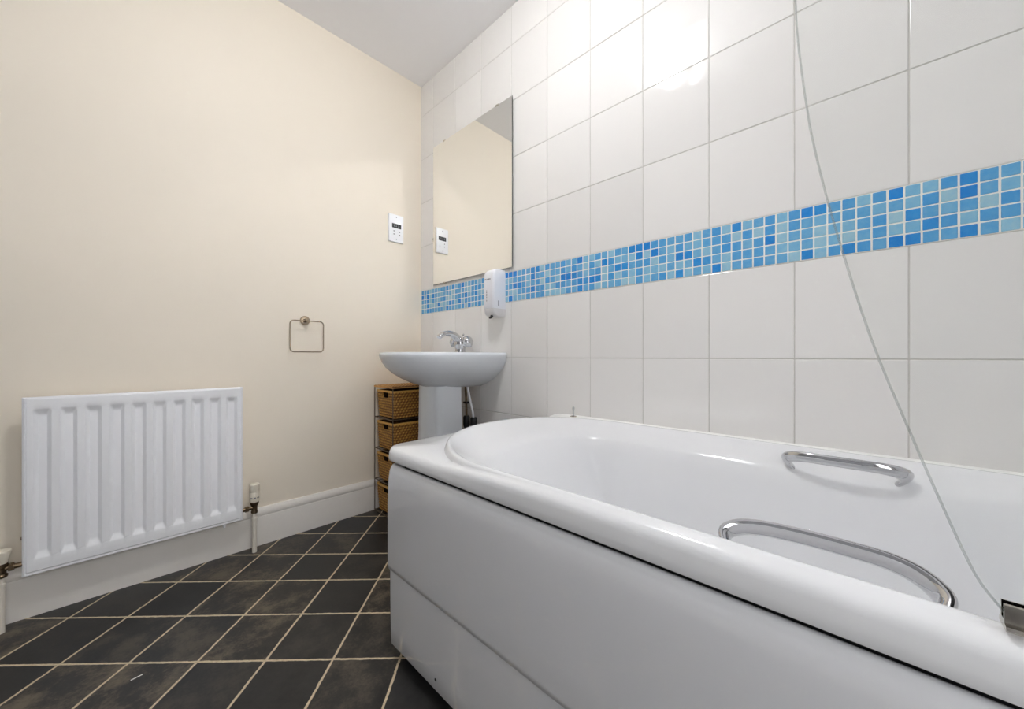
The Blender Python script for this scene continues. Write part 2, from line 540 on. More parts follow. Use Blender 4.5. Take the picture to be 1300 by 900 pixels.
loops = [rect(.034, .521), rect(.012, .5195), rect(.002, .520), rect(0, .5235), up(rect(0, .528), .006), up(rect(0, .535), .0135), up(rect(.0015, .542), .0138, -.0004), up(rect(.005, .5480), .0138, -.0006), up(rect(.0105, .5525), .0132, -.0006),
         up(oval(.502, 1.180, .949, -.73, .5545, nl=1.85), .0138, 0),
         up(oval(.504, 1.177, .946, -.725, .562), .0076, 0),
         up(oval(.506, 1.175, .942, -.72, .5685), .0022, 0),
         oval(.509, 1.172, .936, -.715, .5715),
         oval(.514, 1.166, .928, -.71, .5715),
         oval(.519, 1.160, .918, -.70, .568),
         oval(.526, 1.150, .895, -.69, .5605),
         oval(.548, 1.128, .835, -.665, lambda x, y: .541 + (zc(x, y) - .53) * .5),
         oval(.566, 1.112, .790, -.645, zc, nr=2.3),
         oval(.574, 1.102, .772, -.635, lambda x, y: zc(x, y) - .012, nr=2.3),
         oval(.584, 1.090, .745, -.625, lambda x, y: zc(x, y) - .04, nr=2.3),
         oval(.600, 1.075, .690, -.605, .43, nr=2.3),
         oval(.618, 1.055, .620, -.585, .33, nr=2.3),
         oval(.640, 1.035, .545, -.565, .24, cy=.40, nr=2.3),
         oval(.670, 1.005, .480, -.54, .185, cy=.33, nr=2.3),
         oval(.715, .960, .400, -.49, .165, cy=.24, nr=2.3),
         oval(.80, .89, .25, -.35, .160, cy=.18, cyh=-.3, nr=2.3)]
b = MB(); rows = b.loft(loops, True, False, False)
f = b.bm.faces.new(rows[-1])
b.build('tub_shell', M['acrylic'], bath, (.84, .1, 0), sharp=50)

# front panel, bowed in section, returning round the foot-end corner
def panel_path(off):
    """plan curve of the panel: off = how far outside the X=.500 reference plane"""
    x0 = .486 - off; y1 = .926 + off
    r_ = .020 + off * .5
    pts = [(x0, BY0)]
    for i in range(1, 14):
        pts.append((x0, BY0 + (y1 - r_ - BY0) * i / 14))
    pts += [(x0 + r_ - r_ * math.cos(R(a)), y1 - r_ + r_ * math.sin(R(a))) for a in range(0, 91, 15)]
    pts += [(x0 + r_ + (1.178 - x0 - r_) * i / 4, y1) for i in range(1, 5)]
    return pts
prof = [(-.020, .490), (-.0195, .500), (-.0175, .5075), (-.014, .5105), (-.0105, .5110), (-.0075, .5095), (-.0045, .5055), (-.002, .499), (-.0002, .490), (.0012, .477), (.0023, .460), (.0031, .438), (.0036, .41), (.0040, .36), (.0040, .30), (.0038, .25), (.0030, .2385),
        (-.0006, .2365), (-.0022, .2345), (-.0022, .2325), (-.0016, .228), (-.0018, .15), (-.0026, .08), (-.0036, .040), (-.0056, .036), (-.014, .036)]
b = MB()
b.loft([[Vector((x, y, z)) for x, y in panel_path(o)] for o, z in prof], False)
fp = b.build('front_panel', M['acrylic_panel'], bath, (.5, .1, 0), sharp=60)
sol = fp.modifiers.new('thick', 'SOLIDIFY'); sol.thickness = .003; sol.offset = -1
b = MB(); b.lathe([(0, .0), (.0032, 0), (.0036, .001), (.002, .0018), (0, .0018)], (.4892, .705, .064), axis=(-1, 0, 0), n=12, caps=False)
b.build('screw_cap', M['black_plastic'], fp, (.4892, .705, .064))
# carcass the panel clips to, coloured dark for the shaded gap under the rim
b = MB(); b.box((.525, BY0 + .01, .0), (.543, .90, .513)); b.box((.543, .885, .0), (1.16, .90, .513))
b.build('support_frame', M['frame_shade'], bath, (.84, .1, 0))

# grab handles
def grab(name, side, label):
    """flat-topped bar; side +1 far rim (wall side), -1 near rim"""
    y0, y1 = .148, -.060
    if side > 0:
        P = [(1.120, .128, .530), (1.112, .136, .541), (1.100, .138, .551), (1.088, .126, .561), (1.078, .100, .566), (1.074, .06, .567), (1.074, .01, .567), (1.078, -.022, .566), (1.088, -.050, .561), (1.100, -.062, .552), (1.110, -.061, .543), (1.118, -.052, .531)]
    else:
        P = [(.562, .126, .532), (.566, .136, .542), (.576, .140, .553), (.588, .126, .561), (.597, .100, .5645), (.600, .06, .566), (.600, .01, .566), (.597, -.022, .565), (.590, -.044, .560), (.578, -.058, .551), (.568, -.057, .542), (.560, -.050, .532)]
    path = smooth_path(P, 5)
    n = len(path)
    rad = lerp_list([.0125, .0130, .0130, .0125, .0118, .0115, .0115, .0118, .0128, .0135, .0135, .0125], n)
    b = MB(); b.tube(path, rad, 20, flat=.50, up=(-.35 * side, 0, 1))
    h = b.build(name, M['chrome'], bath, P[5])
    h['label'] = label
    return h
grab('grab_handle', 1, 'chrome grab handle on the rim by the tiles')
grab('grab_handle', -1, 'chrome grab handle on the rim near the panel')

# silicone joint along the wall
b = MB()
b.loft([[Vector((XW, y, .552 + .0205 * q)), Vector((XW - .005 * q, y, .552 + .0195 * q)), Vector((XW - .013 * q, y, .552 + .014 * q)), Vector((XW - .018 * q, y, .552 + .0055 * q)), Vector((XW - .018 * q, y, .552)), Vector((XW, y, .552))] for y, q in ((BY0, 1), (-.2, 1), (.3, 1), (.80, 1), (.86, .9), (.90, .6), (.925, .2))], True, True, True)
b.build('silicone_joint', M['silicone'], bath, (XW - .01, .1, .56))

# small chrome plug stay standing on the rim by the wall
px_, py_ = 1.166, .792
t = thing('plug_chain_stay', 'small chrome post on the bath rim against the tiles', 'chrome post', (px_, py_, .571))
b = MB(); b.lathe([(0, 0), (.0125, 0), (.0125, .0015), (.010, .003), (.005, .004), (0, .004)], (px_, py_, .571), n=24, caps=False)
b.build('base', M['old_chrome'], t, (px_, py_, .571))
b = MB(); b.lathe([(0, .003), (.0032, .003), (.0030, .022), (.0038, .026), (.0042, .031), (.0036, .036), (0, .038)], (px_, py_, .571), n=20, caps=False)
b.build('post', M['chrome'], t, (px_, py_, .571))

# ------------------------------------------------------------------ glass bath screen on the near rim
GX = .506
scr = thing('bath_screen', 'clear curved-edge glass bath screen standing on the near bath rim', 'bath screen', (GX, -.4, .575))
edge_pts = [(.0565, 1.95), (.0570, 1.60), (.0565, 1.35), (.0555, 1.22), (.0540, 1.16), (.0510, 1.12), (.0450, 1.063), (.0385, 1.016), (.022, .929), (-.004, .816), (-.029, .731), (-.052, .658), (-.069, .609), (-.084, .584)]
edge_pts = [(p.x, p.y) for p in smooth_path([(y, z, 0) for y, z in edge_pts], 4)]
outline = [(-.735, .584), (-.735, 1.95)] + edge_pts
G2 = .0025
b = MB()
fr_ = [b.bm.verts.new((GX - G2, y, z)) for y, z in outline]
bk_ = [b.bm.verts.new((GX + G2, y, z)) for y, z in outline]
b.bm.faces.new(fr_); b.bm.faces.new(bk_[::-1])
for i in range(len(outline)):
    j = (i + 1) % len(outline)
    f = b.bm.faces.new((fr_[i], bk_[i], bk_[j], fr_[j])); f.material_index = 1
b.build('glass_panel', [M['glass'], M['glass_edge']], scr, (GX, -.4, .575), smooth=False)
b = MB()
b.tube([(GX, y, z) for y, z in edge_pts], .0010, 10)
b.build('edge_strip', M['glass_edge'], scr, (GX, -.4, .575))['label'] = 'pale polished curved glass edge'
b = MB()
sec = [(-.0105, .5730), (-.0120, .5745), (-.0105, .5770), (-.0065, .5780), (-.0060, .5925), (-.0035, .5930), (-.0030, .580), (.0030, .580), (.0035, .5930), (.0060, .5925), (.0065, .5780), (.0105, .5770), (.0105, .5730)]
b.loft([[Vector((GX + x, y, z)) for x, z in sec] for y in (-.735, -.083)], True, True, True)
b.build('bottom_rail', M['old_chrome'], scr, (GX, -.4, .575), sharp=30)['label'] = 'tarnished chrome bottom rail'
b = MB(); b.box((GX - .012, -.742, .575), (GX + .012, -.722, 1.95), bev=.002)
b.build('wall_channel', M['chrome'], scr, (GX, -.4, .575))

# ------------------------------------------------------------------ basin and pedestal
SY = 1.43
XB = XW - .0025
basin = thing('pedestal_basin', 'white ceramic washbasin on a pedestal below the mirror', 'washbasin', (1.0, SY, 0))
NB = 64
def dloop(hw, d, z, px=.86, back=0.0, inner=False, xoff=0.0):
    """D-shape against the wall"""
    L = []
    for i in range(NB + 1):
        th = PI * i / NB
        c, s = math.cos(th), math.sin(th)
        y = SY - hw * (abs(c) ** px) * (1 if c > 0 else -1)
        x = XB - xoff - d * (s ** px if s > 1e-9 else 0)
        L.append(Vector((x, y, z)))
    for i in range(1, 12):
        L.append(Vector((XB - xoff, SY + hw - 2 * hw * i / 12, z)))
    return L
loops = [dloop(.085, .225, .655), dloop(.112, .262, .663), dloop(.150, .310, .679), dloop(.186, .354, .700), dloop(.215, .389, .722), dloop(.240, .418, .748), dloop(.254, .435, .773),
         dloop(.2605, .4435, .792), dloop(.2625, .446, .802), dloop(.2620, .4455, .808), dloop(.2590, .4425, .8125), dloop(.2530, .436, .8145),
         dloop(.240, .420, .8135)]
def bowl(hw, d, z, xo):
    return dloop(hw, d, z, px=1.0, xoff=xo)
loops += [dloop(.222, .400, .8125, xoff=.0)]
b = MB()
rows = b.loft(loops, True, True, False)
# the bowl: oval ring inside the rim
def bowl_loop(a, bb, z, cx=.955):
    n = len(loops[0])
    L = []
    for i in range(n):
        p = loops[-1][i]
        ang = math.atan2(p.y - SY, p.x - cx)
        L.append(Vector((cx + a * math.cos(ang), SY + bb * math.sin(ang), z)))
    return L
b2 = [bowl_loop(.150, .200, .812), bowl_loop(.146, .195, .808), bowl_loop(.138, .182, .79), bowl_loop(.118, .155, .755), bowl_loop(.085, .11, .725), bowl_loop(.045, .055, .710), bowl_loop(.02, .02, .706)]
prev = rows[-1]
for lp in b2:
    cur = [b.bm.verts.new(p) for p in lp]
    for i in range(len(cur)):
        j = (i + 1) % len(cur)
        b.bm.faces.new((prev[i], prev[j], cur[j], cur[i]))
    prev = cur
b.bm.faces.new(prev)
bs = b.build('basin_bowl', M['ceramic'], basin, (1.0, SY, .66), sharp=55)
# pedestal: flat-fronted column, flaring very slightly to the foot
def ped(hw, x0, x1, r_, z):
    pts = []
    for cx_, cy_, a0 in ((x0 + r_, SY + hw - r_, 180), (x0 + r_, SY - hw + r_, 270)):
        pass
    pts = [(x1, SY + hw)]
    pts += [(x0 + r_ + r_ * math.cos(R(a)), SY + hw - r_ + r_ * math.sin(R(a))) for a in range(90, 181, 10)]
    pts += [(x0 - .010, SY + (hw - r_) * (1 - 2 * k / 5)) for k in range(1, 5)]
    pts += [(x0 + r_ + r_ * math.cos(R(a)), SY - hw + r_ + r_ * math.sin(R(a))) for a in range(180, 271, 10)]
    pts += [(x1, SY - hw)]
    return [Vector((x, y, z)) for x, y in pts]
b = MB()
b.loft([ped(.083, .944, 1.075, .03, .664), ped(.083, .943, 1.075, .03, .60), ped(.084, .941, 1.08, .03, .45), ped(.088, .934, 1.085, .03, .25), ped(.098, .922, 1.095, .034, .08), ped(.108, .910, 1.10, .036, .02), ped(.109, .908, 1.10, .036, 0)], True, True, True)
b.build('pedestal', M['ceramic'], basin, (1.0, SY, 0), sharp=60)
# overflow
b = MB(); b.lathe([(0, 0), (.011, 0), (.011, .003), (.008, .004), (0, .004)], (1.085, SY, .79), axis=(-.97, 0, .25), n=24, caps=False)
b.build('overflow_ring', M['chrome'], bs, (1.085, SY, .79))

# mixer tap
TX, TY, TZ = 1.135, SY, .8135
tap = thing('mixer_tap', 'chrome mixer tap with two round handles on the basin', 'tap', (TX, TY, TZ))
b = MB()
b.lathe([(0, 0), (.029, 0), (.029, .004), (.0255, .008), (.0245, .018), (.0265, .030), (.0300, .042), (.0285, .054), (.019, .063), (0, .066)], (TX, TY, TZ), n=32, caps=False)
b.build('tap_body', M['chrome'], tap, (TX, TY, TZ))
b = MB()
sp = smooth_path([(TX + .006, TY, TZ + .040), (TX - .010, TY, TZ + .062), (TX - .035, TY, TZ + .083), (TX - .065, TY, TZ + .092), (TX - .095, TY, TZ + .089), (TX - .118, TY, TZ + .078), (TX - .124, TY, TZ + .070)], 6)
b.tube(sp, lerp_list([.026, .0255, .0225, .0195, .0175, .016, .014], len(sp)), 20, flat=.72)
b.build('spout', M['chrome'], tap, (TX, TY, TZ))
for s in (-1, 1):
    b = MB()
    st = smooth_path([(TX, TY + s * .010, TZ + .034), (TX + .004, TY + s * .026, TZ + .042), (TX + .006, TY + s * .040, TZ + .050)], 4)
    b.tube(st, .0125, 18)
    ax = Vector((.1, s * .85, .45)).normalized()
    c = Vector((TX + .006, TY + s * .036, TZ + .048))
    b.lathe([(0, -.002), (.016, 0), (.025, .006), (.0275, .015), (.0265, .024), (.020, .032), (.011, .036), (0, .037)], c, axis=ax, n=32, caps=False)
    # finger lobes
    for k in range(6):
        a = 2 * PI * k / 6
        q = Vector((0, 0, 1)).rotation_difference(ax)
        p = c + q @ Vector((.0245 * math.cos(a), .0245 * math.sin(a), .015))
        b.ball(p, .0062, 10)
    b.build('tap_handle', M['chrome'], tap, c)
b = MB(); b.tube([(TX + .020, TY, TZ + .03), (TX + .020, TY, TZ + .088)], .0025, 10); b.ball((TX + .020, TY, TZ + .090), .0055, 12)
b.build('plug_lever', M['chrome'], tap, (TX, TY, TZ))

# water supply behind the pedestal
for lab, pts, has_clip, mt in (
        ('white hose with a black valve', [(1.125, 1.362, .654), (1.128, 1.350, .60), (1.134, 1.338, .545), (1.138, 1.332, .50)], False, 'white_plastic'),
        ('dark hose with a black valve', [(1.140, 1.395, .654), (1.142, 1.393, .60), (1.143, 1.392, .545), (1.143, 1.391, .50)], True, 'brass')):
    b = MB(); b.tube(smooth_path(pts, 4), .0055, 14); t = b.build('water_hose', M[mt], basin, pts[1]); t['label'] = lab
    e = pts[-1]
    b = MB(); b.lathe([(0, .012), (.012, .012), (.016, .006), (.0165, -.032), (.013, -.046), (.006, -.050), (0, -.050)], e, n=24, caps=False)
    b.build('valve', M['black_plastic'], t, e)
    b = MB(); b.tube([(e[0], e[1], e[2] - .048), (e[0], e[1], e[2] - .15), (XW + .001, e[1], e[2] - .155)], .0075, 14)
    b.build('pipe', M['brass'], t, e)
    if has_clip:
        b = MB(); b.box((e[0] - .012, e[1] - .012, .570), (e[0] + .012, e[1] + .014, .580), bev=.003); b.build('clip', M['black_plastic'], t, e)

# ------------------------------------------------------------------ mirror
mir = thing('wall_mirror', 'frameless rectangular mirror on the tiles above the basin', 'mirror', (1.188, 1.43, 1.19))
MY0, MY1, MZ0, MZ1 = 1.128, 1.731, 1.192, 1.950
b = MB()
b.box((1.1845, MY0, MZ0), (1.1885, MY1, MZ1), bev=.0006, seg=1, mat=1)
o = b.build('mirror_glass', [M['mirror'], M['mirror_back']], mir, (1.188, 1.43, 1.19), smooth=False)
for p in o.data.polygons:
    if p.normal.x < -.9: p.material_index = 0
for y, z, dz in ((1.629, MZ1, 1), (1.223, MZ1, 1), (1.629, MZ0, -1), (1.223, MZ0, -1)):
    b = MB()
    b.box((1.1835, y - .009, z - .004 if dz > 0 else z - .004), (XW + .0005, y + .009, z + .004), bev=.001)
    b.build('mirror_clip', M['old_chrome'], mir, (1.188, y, z))
b = MB(); b.box((1.1835, MY1 - .004, 1.430), (XW + .0005, MY1 + .004, 1.452), bev=.001)
b.build('mirror_clip', M['old_chrome'], mir, (1.188, MY1, 1.44))
b = MB(); b.box((1.1885, MY0 + .03, MZ0 + .03), (XW + .0005, MY1 - .03, MZ1 - .03))
b.build('backing', M['mirror_back'], mir, (1.188, 1.43, 1.19))

# ------------------------------------------------------------------ soap dispenser
DX0, DX1, DY0, DY1, DZ0, DZ1 = 1.118, XW + .0005, 1.177, 1.246, .975, 1.188
dis = thing('soap_dispenser', 'white wall soap dispenser over the mosaic band beside the mirror corner', 'soap dispenser', (1.16, 1.21, DZ0))
def rrect(x0, x1, y0, y1, r_, z):
    pts = []
    for cx_, cy_, a0 in ((x0 + r_, y1 - r_, 90), (x0 + r_, y0 + r_, 180)):
        pts += [(cx_ + r_ * math.cos(R(a0 + a)), cy_ + r_ * math.sin(R(a0 + a))) for a in range(0, 91, 15)]
    pts = [(x1, y1)] + pts + [(x1, y0)]
    return [Vector((x, y, z)) for x, y in pts]
b = MB()
lv = []
for z, ins in ((1.010, .002), (1.012, 0), (1.10, 0), (1.150, .0005), (1.165, .003), (1.175, .008), (1.182, .016), (1.187, .028), (1.188, .040)):
    lv.append(rrect(DX0 + ins, DX1, DY0 + ins * .28, DY1 - ins * .28, .012, z))
b.loft(lv, True, True, True)
body = b.build('dispenser_cover', M['white_plastic'], dis, (1.16, 1.21, 1.0), sharp=50)
b = MB()
b.loft([rrect(DX0 + .022, DX1, DY0 + .005, DY1 - .005, .012, .9755), rrect(DX0 + .010, DX1, DY0 + .002, DY1 - .002, .012, .982), rrect(DX0 + .003, DX1, DY0 + .001, DY1 - .001, .012, .995), rrect(DX0 + .001, DX1, DY0 + .001, DY1 - .001, .012, 1.0105)], True, True, True)
b.build('lower_body', simple('dispenser_lower', srgb(216, 214, 214), .3), dis, (1.16, 1.21, 1.0), sharp=50)
b = MB(); b.tube([(DX0 + .018, 1.205, .982), (DX0 + .014, 1.205, .972), (DX0 + .004, 1.205, .968)], [.007, .0065, .005], 12)
b.build('nozzle', M['black_plastic'], dis, (DX0 + .018, 1.205, .975))
b = MB(); b.box((1.146, DY0 - .0008, 1.022), (1.152, DY0 + .001, 1.045), bev=.0004, seg=1)
b.build('level_window', M['grey_plastic'], body, (1.15, DY0, 1.03))
# faint maker's lettering: a short line across and a line of small letters running up the front
b = MB()
yy = 1.236
for w in (.004, .006, .003, .005, .006, .004):
    b.box((DX0 - .0005, yy - w, 1.137), (DX0 + .001, yy, 1.137 + rt.choice((.0035, .005))))
    yy -= w + .0022
b.build('lettering', M['grey_ink'], body, (DX0, 1.21, 1.1))
b = MB()
zz = 1.042
for w in (.006, .004, .006, .003, .006, .005, .004):
    b.box((DX0 - .0005, 1.2185, zz), (DX0 + .001, 1.2185 + rt.choice((.0035, .005)), zz + w))
    zz += w + .0025
b.build('lettering', M['grey_ink'], body, (DX0, 1.21, 1.1))

# ------------------------------------------------------------------ shaver socket
sk = thing('shaver_socket', 'white shaver socket plate with a dark slot on the cream wall', 'socket', (1.032, YW, 1.42))
b = MB(); b.box((.989, YW - .011, 1.422), (1.075, YW + .001, 1.571), bev=.0025, seg=2)
pl = b.build('face_plate', M['plate_plastic'], sk, (1.032, YW, 1.42))
b = MB(); b.box((1.006, YW - .0122, 1.497), (1.060, YW - .010, 1.521), bev=.0008, seg=1)
pn = b.build('socket_panel', M['black_plastic'], sk, (1.032, YW, 1.42))
b = MB()
for x in (1.018, 1.030, 1.044):
    b.box((x - .0022, YW - .0128, 1.504), (x + .0022, YW - .0118, 1.508))
    b.box((x - .0010, YW - .0128, 1.510), (x + .0010, YW - .0118, 1.516))
b.build('pin_markings', M['grey_plastic'], pn, (1.032, YW, 1.51))
b = MB()
for x in (1.017, 1.051):
    for z in (1.480, 1.463):
        b = MB(); b.lathe([(0, .0), (.0028, 0), (.0028, .0009), (0, .0009)], (x, YW - .0108, z), axis=(0, -1, 0), n=14, caps=False)
        b.build('pin_hole', M['dark_void'], pl, (x, YW, z))
for z in (1.556, 1.437):
    b = MB(); b.lathe([(0, 0), (.0030, 0), (.0026, .0011), (0, .0011)], (1.032, YW - .0108, z), axis=(0, -1, 0), n=16, caps=False)
    b.build('screw', M['grey_plastic'], pl, (1.032, YW, z))

# ------------------------------------------------------------------ towel ring
RY = YW - .032
ring = thing('towel_ring', 'square nickel towel ring on the cream wall above the skirting', 'towel ring', (.575, YW, .89))
b = MB(); b.lathe([(0, 0), (.0205, 0), (.0205, .006), (.018, .0095), (.010, .0105), (.008, .012), (.0075, .030), (.009, .033), (.009, .040), (0, .041)], (.577, YW + .0005, .962), axis=(0, -1, 0), n=32, caps=False)
b.build('mount', M['nickel'], ring, (.577, YW, .962))
b = MB()
x0, x1, z0, z1, rr_ = .508, .647, .818, .958, .016
loop = []
for cx_, cz_, a0 in ((x1 - rr_, z1 - rr_, 0), (x0 + rr_, z1 - rr_, 90), (x0 + rr_, z0 + rr_, 180), (x1 - rr_, z0 + rr_, 270)):
    loop += [Vector((cx_ + rr_ * math.cos(R(a0 + a)), RY, cz_ + rr_ * math.sin(R(a0 + a)))) for a in range(0, 91, 15)]
n = len(loop)
lps = []
for i in range(n):
    T = (loop[(i + 1) % n] - loop[i - 1]).normalized()
    w = T.cross(Vector((0, 1, 0)))
    lps.append([loop[i] + (w * math.cos(2 * PI * k / 12) + Vector((0, 1, 0)) * math.sin(2 * PI * k / 12)) * .0027 for k in range(12)])
lps.append(lps[0])
b.loft(lps, True)
bmesh.ops.remove_doubles(b.bm, verts=b.bm.verts, dist=1e-6)
b.build('ring', M['nickel'], ring, (.577, RY, .888), sharp=60)

# ------------------------------------------------------------------ radiator
RX0, RX1, RZ0, RZ1 = -.205, .329, .146, .675
RYF = 1.792           # front face
rad = thing('radiator', 'white single panel radiator with vertical flutes on the cream wall', 'radiator', (.06, YW, .15))
flutes = []
for k in range(10):
    flutes.append(-.167 + (.294 + .167) * k / 9)
def rad_depth(x, z):
    """depth of the pressed channels and the rolled border"""
    zt0, zt1, zb0, zb1 = .640, .622, .190, .209
    if z >= zt0: fz = 0
    elif z >= zt1: fz = (zt0 - z) / (zt0 - zt1)
    elif z >= zb1: fz = 1
    elif z >= zb0: fz = (z - zb0) / (zb1 - zb0)
    else: fz = 0
    d = 0
    for c in flutes:
        u = abs(x - c)
        hi, lo = .0175 - .0085 * 0, .0085
        if u < hi:
            fx = 1 if u < lo else (hi - u) / (hi - lo)
            d = min(fx, fz) if fz < 1 else fx
            break
    dd = .0092 * d
    return dd
xs = [RX0, RX0 + .002, RX0 + .006, RX0 + .0065, RX0 + .009]
xi = sorted({round(c + u, 5) for c in flutes for u in (-.0176, -.0155, -.0130, -.0105, -.0085, -.007, 0, .007, .0085, .0105, .0130, .0155, .0176)})
xs = [x for x in xs if x < xi[0]] + xi + [RX1 - .009, RX1 - .0065, RX1 - .006, RX1 - .002, RX1]
zsr = [RZ0, RZ0 + .002, RZ0 + .007, RZ0 + .0085, RZ0 + .012, .170, .189, .193, .198, .204, .2095, .214, .30, .40, .50, .60, .616, .6215, .627, .633, .638, .641, .655, RZ1 - .009, RZ1 - .006, RZ1 - .002, RZ1]
b = MB()
def ycoord(x, z):
    e = min(x - RX0, RX1 - x, z - RZ0, RZ1 - z)
    roll = .0035 * (1 - min(1, max(0, e / .006))) ** 2
    eb = min(x - RX0, RX1 - x, z - RZ0)
    groove = .0022 if .0062 < eb < .0088 else 0
    return RYF + roll + groove + rad_depth(x, z)
grid = [[b.bm.verts.new((x, ycoord(x, z), z)) for x in xs] for z in zsr]
for i in range(len(zsr) - 1):
    for j in range(len(xs) - 1):
        b.bm.faces.new((grid[i][j], grid[i][j + 1], grid[i + 1][j + 1], grid[i + 1][j]))
# sides and back
border = [grid[0][j] for j in range(len(xs))] + [grid[i][-1] for i in range(1, len(zsr))] + [grid[-1][j] for j in range(len(xs) - 2, -1, -1)] + [grid[i][0] for i in range(len(zsr) - 2, 0, -1)]
back = [b.bm.verts.new((v.co.x, RYF + .017, v.co.z)) for v in border]
for i in range(len(border)):
    j = (i + 1) % len(border)
    b.bm.faces.new((border[i], back[i], back[j], border[j]))
b.bm.faces.new(back)
b.build('panel', M['radiator'], rad, (.06, YW, .15), sharp=28)
for x in (-.12, .245):
    b = MB(); b.box((x - .02, RYF + .0165, .20), (x + .02, YW + .0005, .62), bev=.002)
    b.build('wall_bracket', M['radiator'], rad, (.06, YW, .15))
b = MB(); b.lathe([(0, 0), (.006, 0), (.006, .008), (.004, .010), (.004, .016), (0, .016)], (.272, RYF + .010, RZ0 + .002), axis=(0, 0, -1), n=16, caps=False)
b.build('drain_plug', M['radiator'], rad, (.272, RYF, RZ0))
b = MB(); b.lathe([(0, 0), (.005, 0), (.005, .003), (0, .003)], (RX0 + .0005, RYF + .009, .26), axis=(-1, 0, 0), n=16, caps=False)
b.build('bleed_screw', M['brass'], rad, (RX0, RYF, .26))
# thermostatic valve, right
VX, VY = .370, 1.802
trv = bpy.data.objects.new('thermostatic_valve', None); trv.empty_display_size = .03; col.objects.link(trv); trv.parent = rad; trv.location = Vector((VX, VY, .18)) - Vector(rad.location)
b = MB()
b.lathe([(0, 0), (.011, 0), (.012, .006), (.0105, .010), (.0105, .028), (.013, .032), (.0155, .040), (.0155, .046), (0, .046)], (VX, VY, .160), n=24, caps=False)
b.tube([(VX, VY, .182), (.326, VY, .180)], .007, 16)
b.lathe([(0, 0), (.0115, 0), (.0115, .012), (0, .012)], (.350, VY, .181), axis=(-1, 0, 0), n=6, caps=False)
b.build('valve_body', M['brass'], trv, (VX, VY, .18))
b = MB()
b.lathe([(0, 0), (.0165, 0), (.0175, .003), (.0180, .036), (.0172, .038), (.0172, .042), (.0180, .044), (.0172, .070), (.0150, .073), (0, .0735)], (VX, VY, .206), n=36, caps=False)
b.build('valve_head', M['ivory_plastic'], trv, (VX, VY, .206))
b = MB()
for a in (225, 262, 300):
    c, s = math.cos(R(a)), math.sin(R(a))
    m4 = Matrix.Translation((VX + .0178 * c, VY + .0178 * s, .224)) @ Matrix.Rotation(R(a), 4, 'Z')
    b = MB(); b.box((-.001, -.0035, -.002), (.0008, .0035, .002), mtx=m4)
    b.build('vent_slot', M['grey_ink'], trv, (VX, VY, .224))
b = MB()
for a in range(205, 330, 16):
    c, s = math.cos(R(a)), math.sin(R(a))
    m4 = Matrix.Translation((VX + .0172 * c, VY + .0172 * s, .262)) @ Matrix.Rotation(R(a), 4, 'Z')
    b.box((-.001, -.0006, -.005), (.0008, .0006, .005), mtx=m4)
b.build('grip_ribs', M['ivory_plastic'], trv, (VX, VY, .262))
def pipe(x, y, ztop, name='supply_pipe'):
    b = MB()
    b.lathe([(0, 0), (.0085, 0), (.0085, ztop), (0, ztop)], (x, y, 0), n=20, caps=False)
    b.lathe([(.0084, ztop - .030), (.0100, ztop - .029), (.0100, ztop - .020), (.0084, ztop - .019)], (x, y, 0), n=20, caps=False)
    b.build(name, M['pipe_paint'], rad, (x, y, 0))
pipe(VX, VY, .162)
# lockshield valve, left
LX, LY = -.243, 1.802
lsv = bpy.data.objects.new('lockshield_valve', None); lsv.empty_display_size = .03; col.objects.link(lsv); lsv.parent = rad; lsv.location = Vector((LX, LY, .18)) - Vector(rad.location)
b = MB()
b.lathe([(0, 0), (.013, 0), (.014, .006), (.011, .010), (.011, .026), (.014, .030), (.014, .040), (0, .040)], (LX, LY, .160), n=24, caps=False)
b.tube([(LX, LY, .184), (RX0 + .003, LY, .184)], .0075, 16)
b.lathe([(0, 0), (.0120, 0), (.0120, .010), (0, .010)], (LX + .014, LY, .184), axis=(1, 0, 0), n=6, caps=False)
b.build('valve_body', M['brass'], lsv, (LX, LY, .18))
b = MB(); b.lathe([(0, 0), (.0125, 0), (.0150, .012), (.0200, .032), (.0195, .036), (0, .037)], (LX, LY, .200), n=32, caps=False)
b.build('valve_cap', M['ivory_plastic'], lsv, (LX, LY, .2))
pipe(LX, LY, .162)

# ------------------------------------------------------------------ wicker drawer tower
TX0, TX1, TY0, TY1 = .900, 1.186, 1.652, 1.838
BP = .16
tw = thing('storage_rack', 'tall thin bronze metal rack holding four wicker baskets in the corner', 'storage rack', (1.04, 1.745, 0))
b = MB()
w = .0024
for x in (TX0, TX1):
    for y in (TY0, TY1):
        b.tube([(x, y, 0), (x, y, .641)], w, 10)
b.build('post', M['dark_metal'], tw, (1.04, 1.745, 0))
for k in range(5):
    z = .641 if k == 4 else .006 + BP * k
    b = MB()
    for y in (TY0, TY1): b.tube([(TX0, y, z), (TX1, y, z)], w, 10)
    for x in (TX0, TX1): b.tube([(x, TY0, z), (x, TY1, z)], w, 10)
    if k < 4:
        for i in range(1, 5):
            y = TY0 + (TY1 - TY0) * i / 5
            b.tube([(TX0, y, z), (TX1, y, z)], w * .7, 8)
    b.build('shelf_frame', M['dark_metal'], tw, (1.04, 1.745, z))

def weave(u, v, pu, pv):
    """basket weave height at u across, v up (metres) -> 0..1"""
    row = math.floor(v / pv)
    a = abs(math.sin(PI * v / pv)) ** .6
    c = .5 + .5 * math.cos(2 * PI * (u / pu + .5 * (row % 2)))
    return a * (.35 + .65 * c)
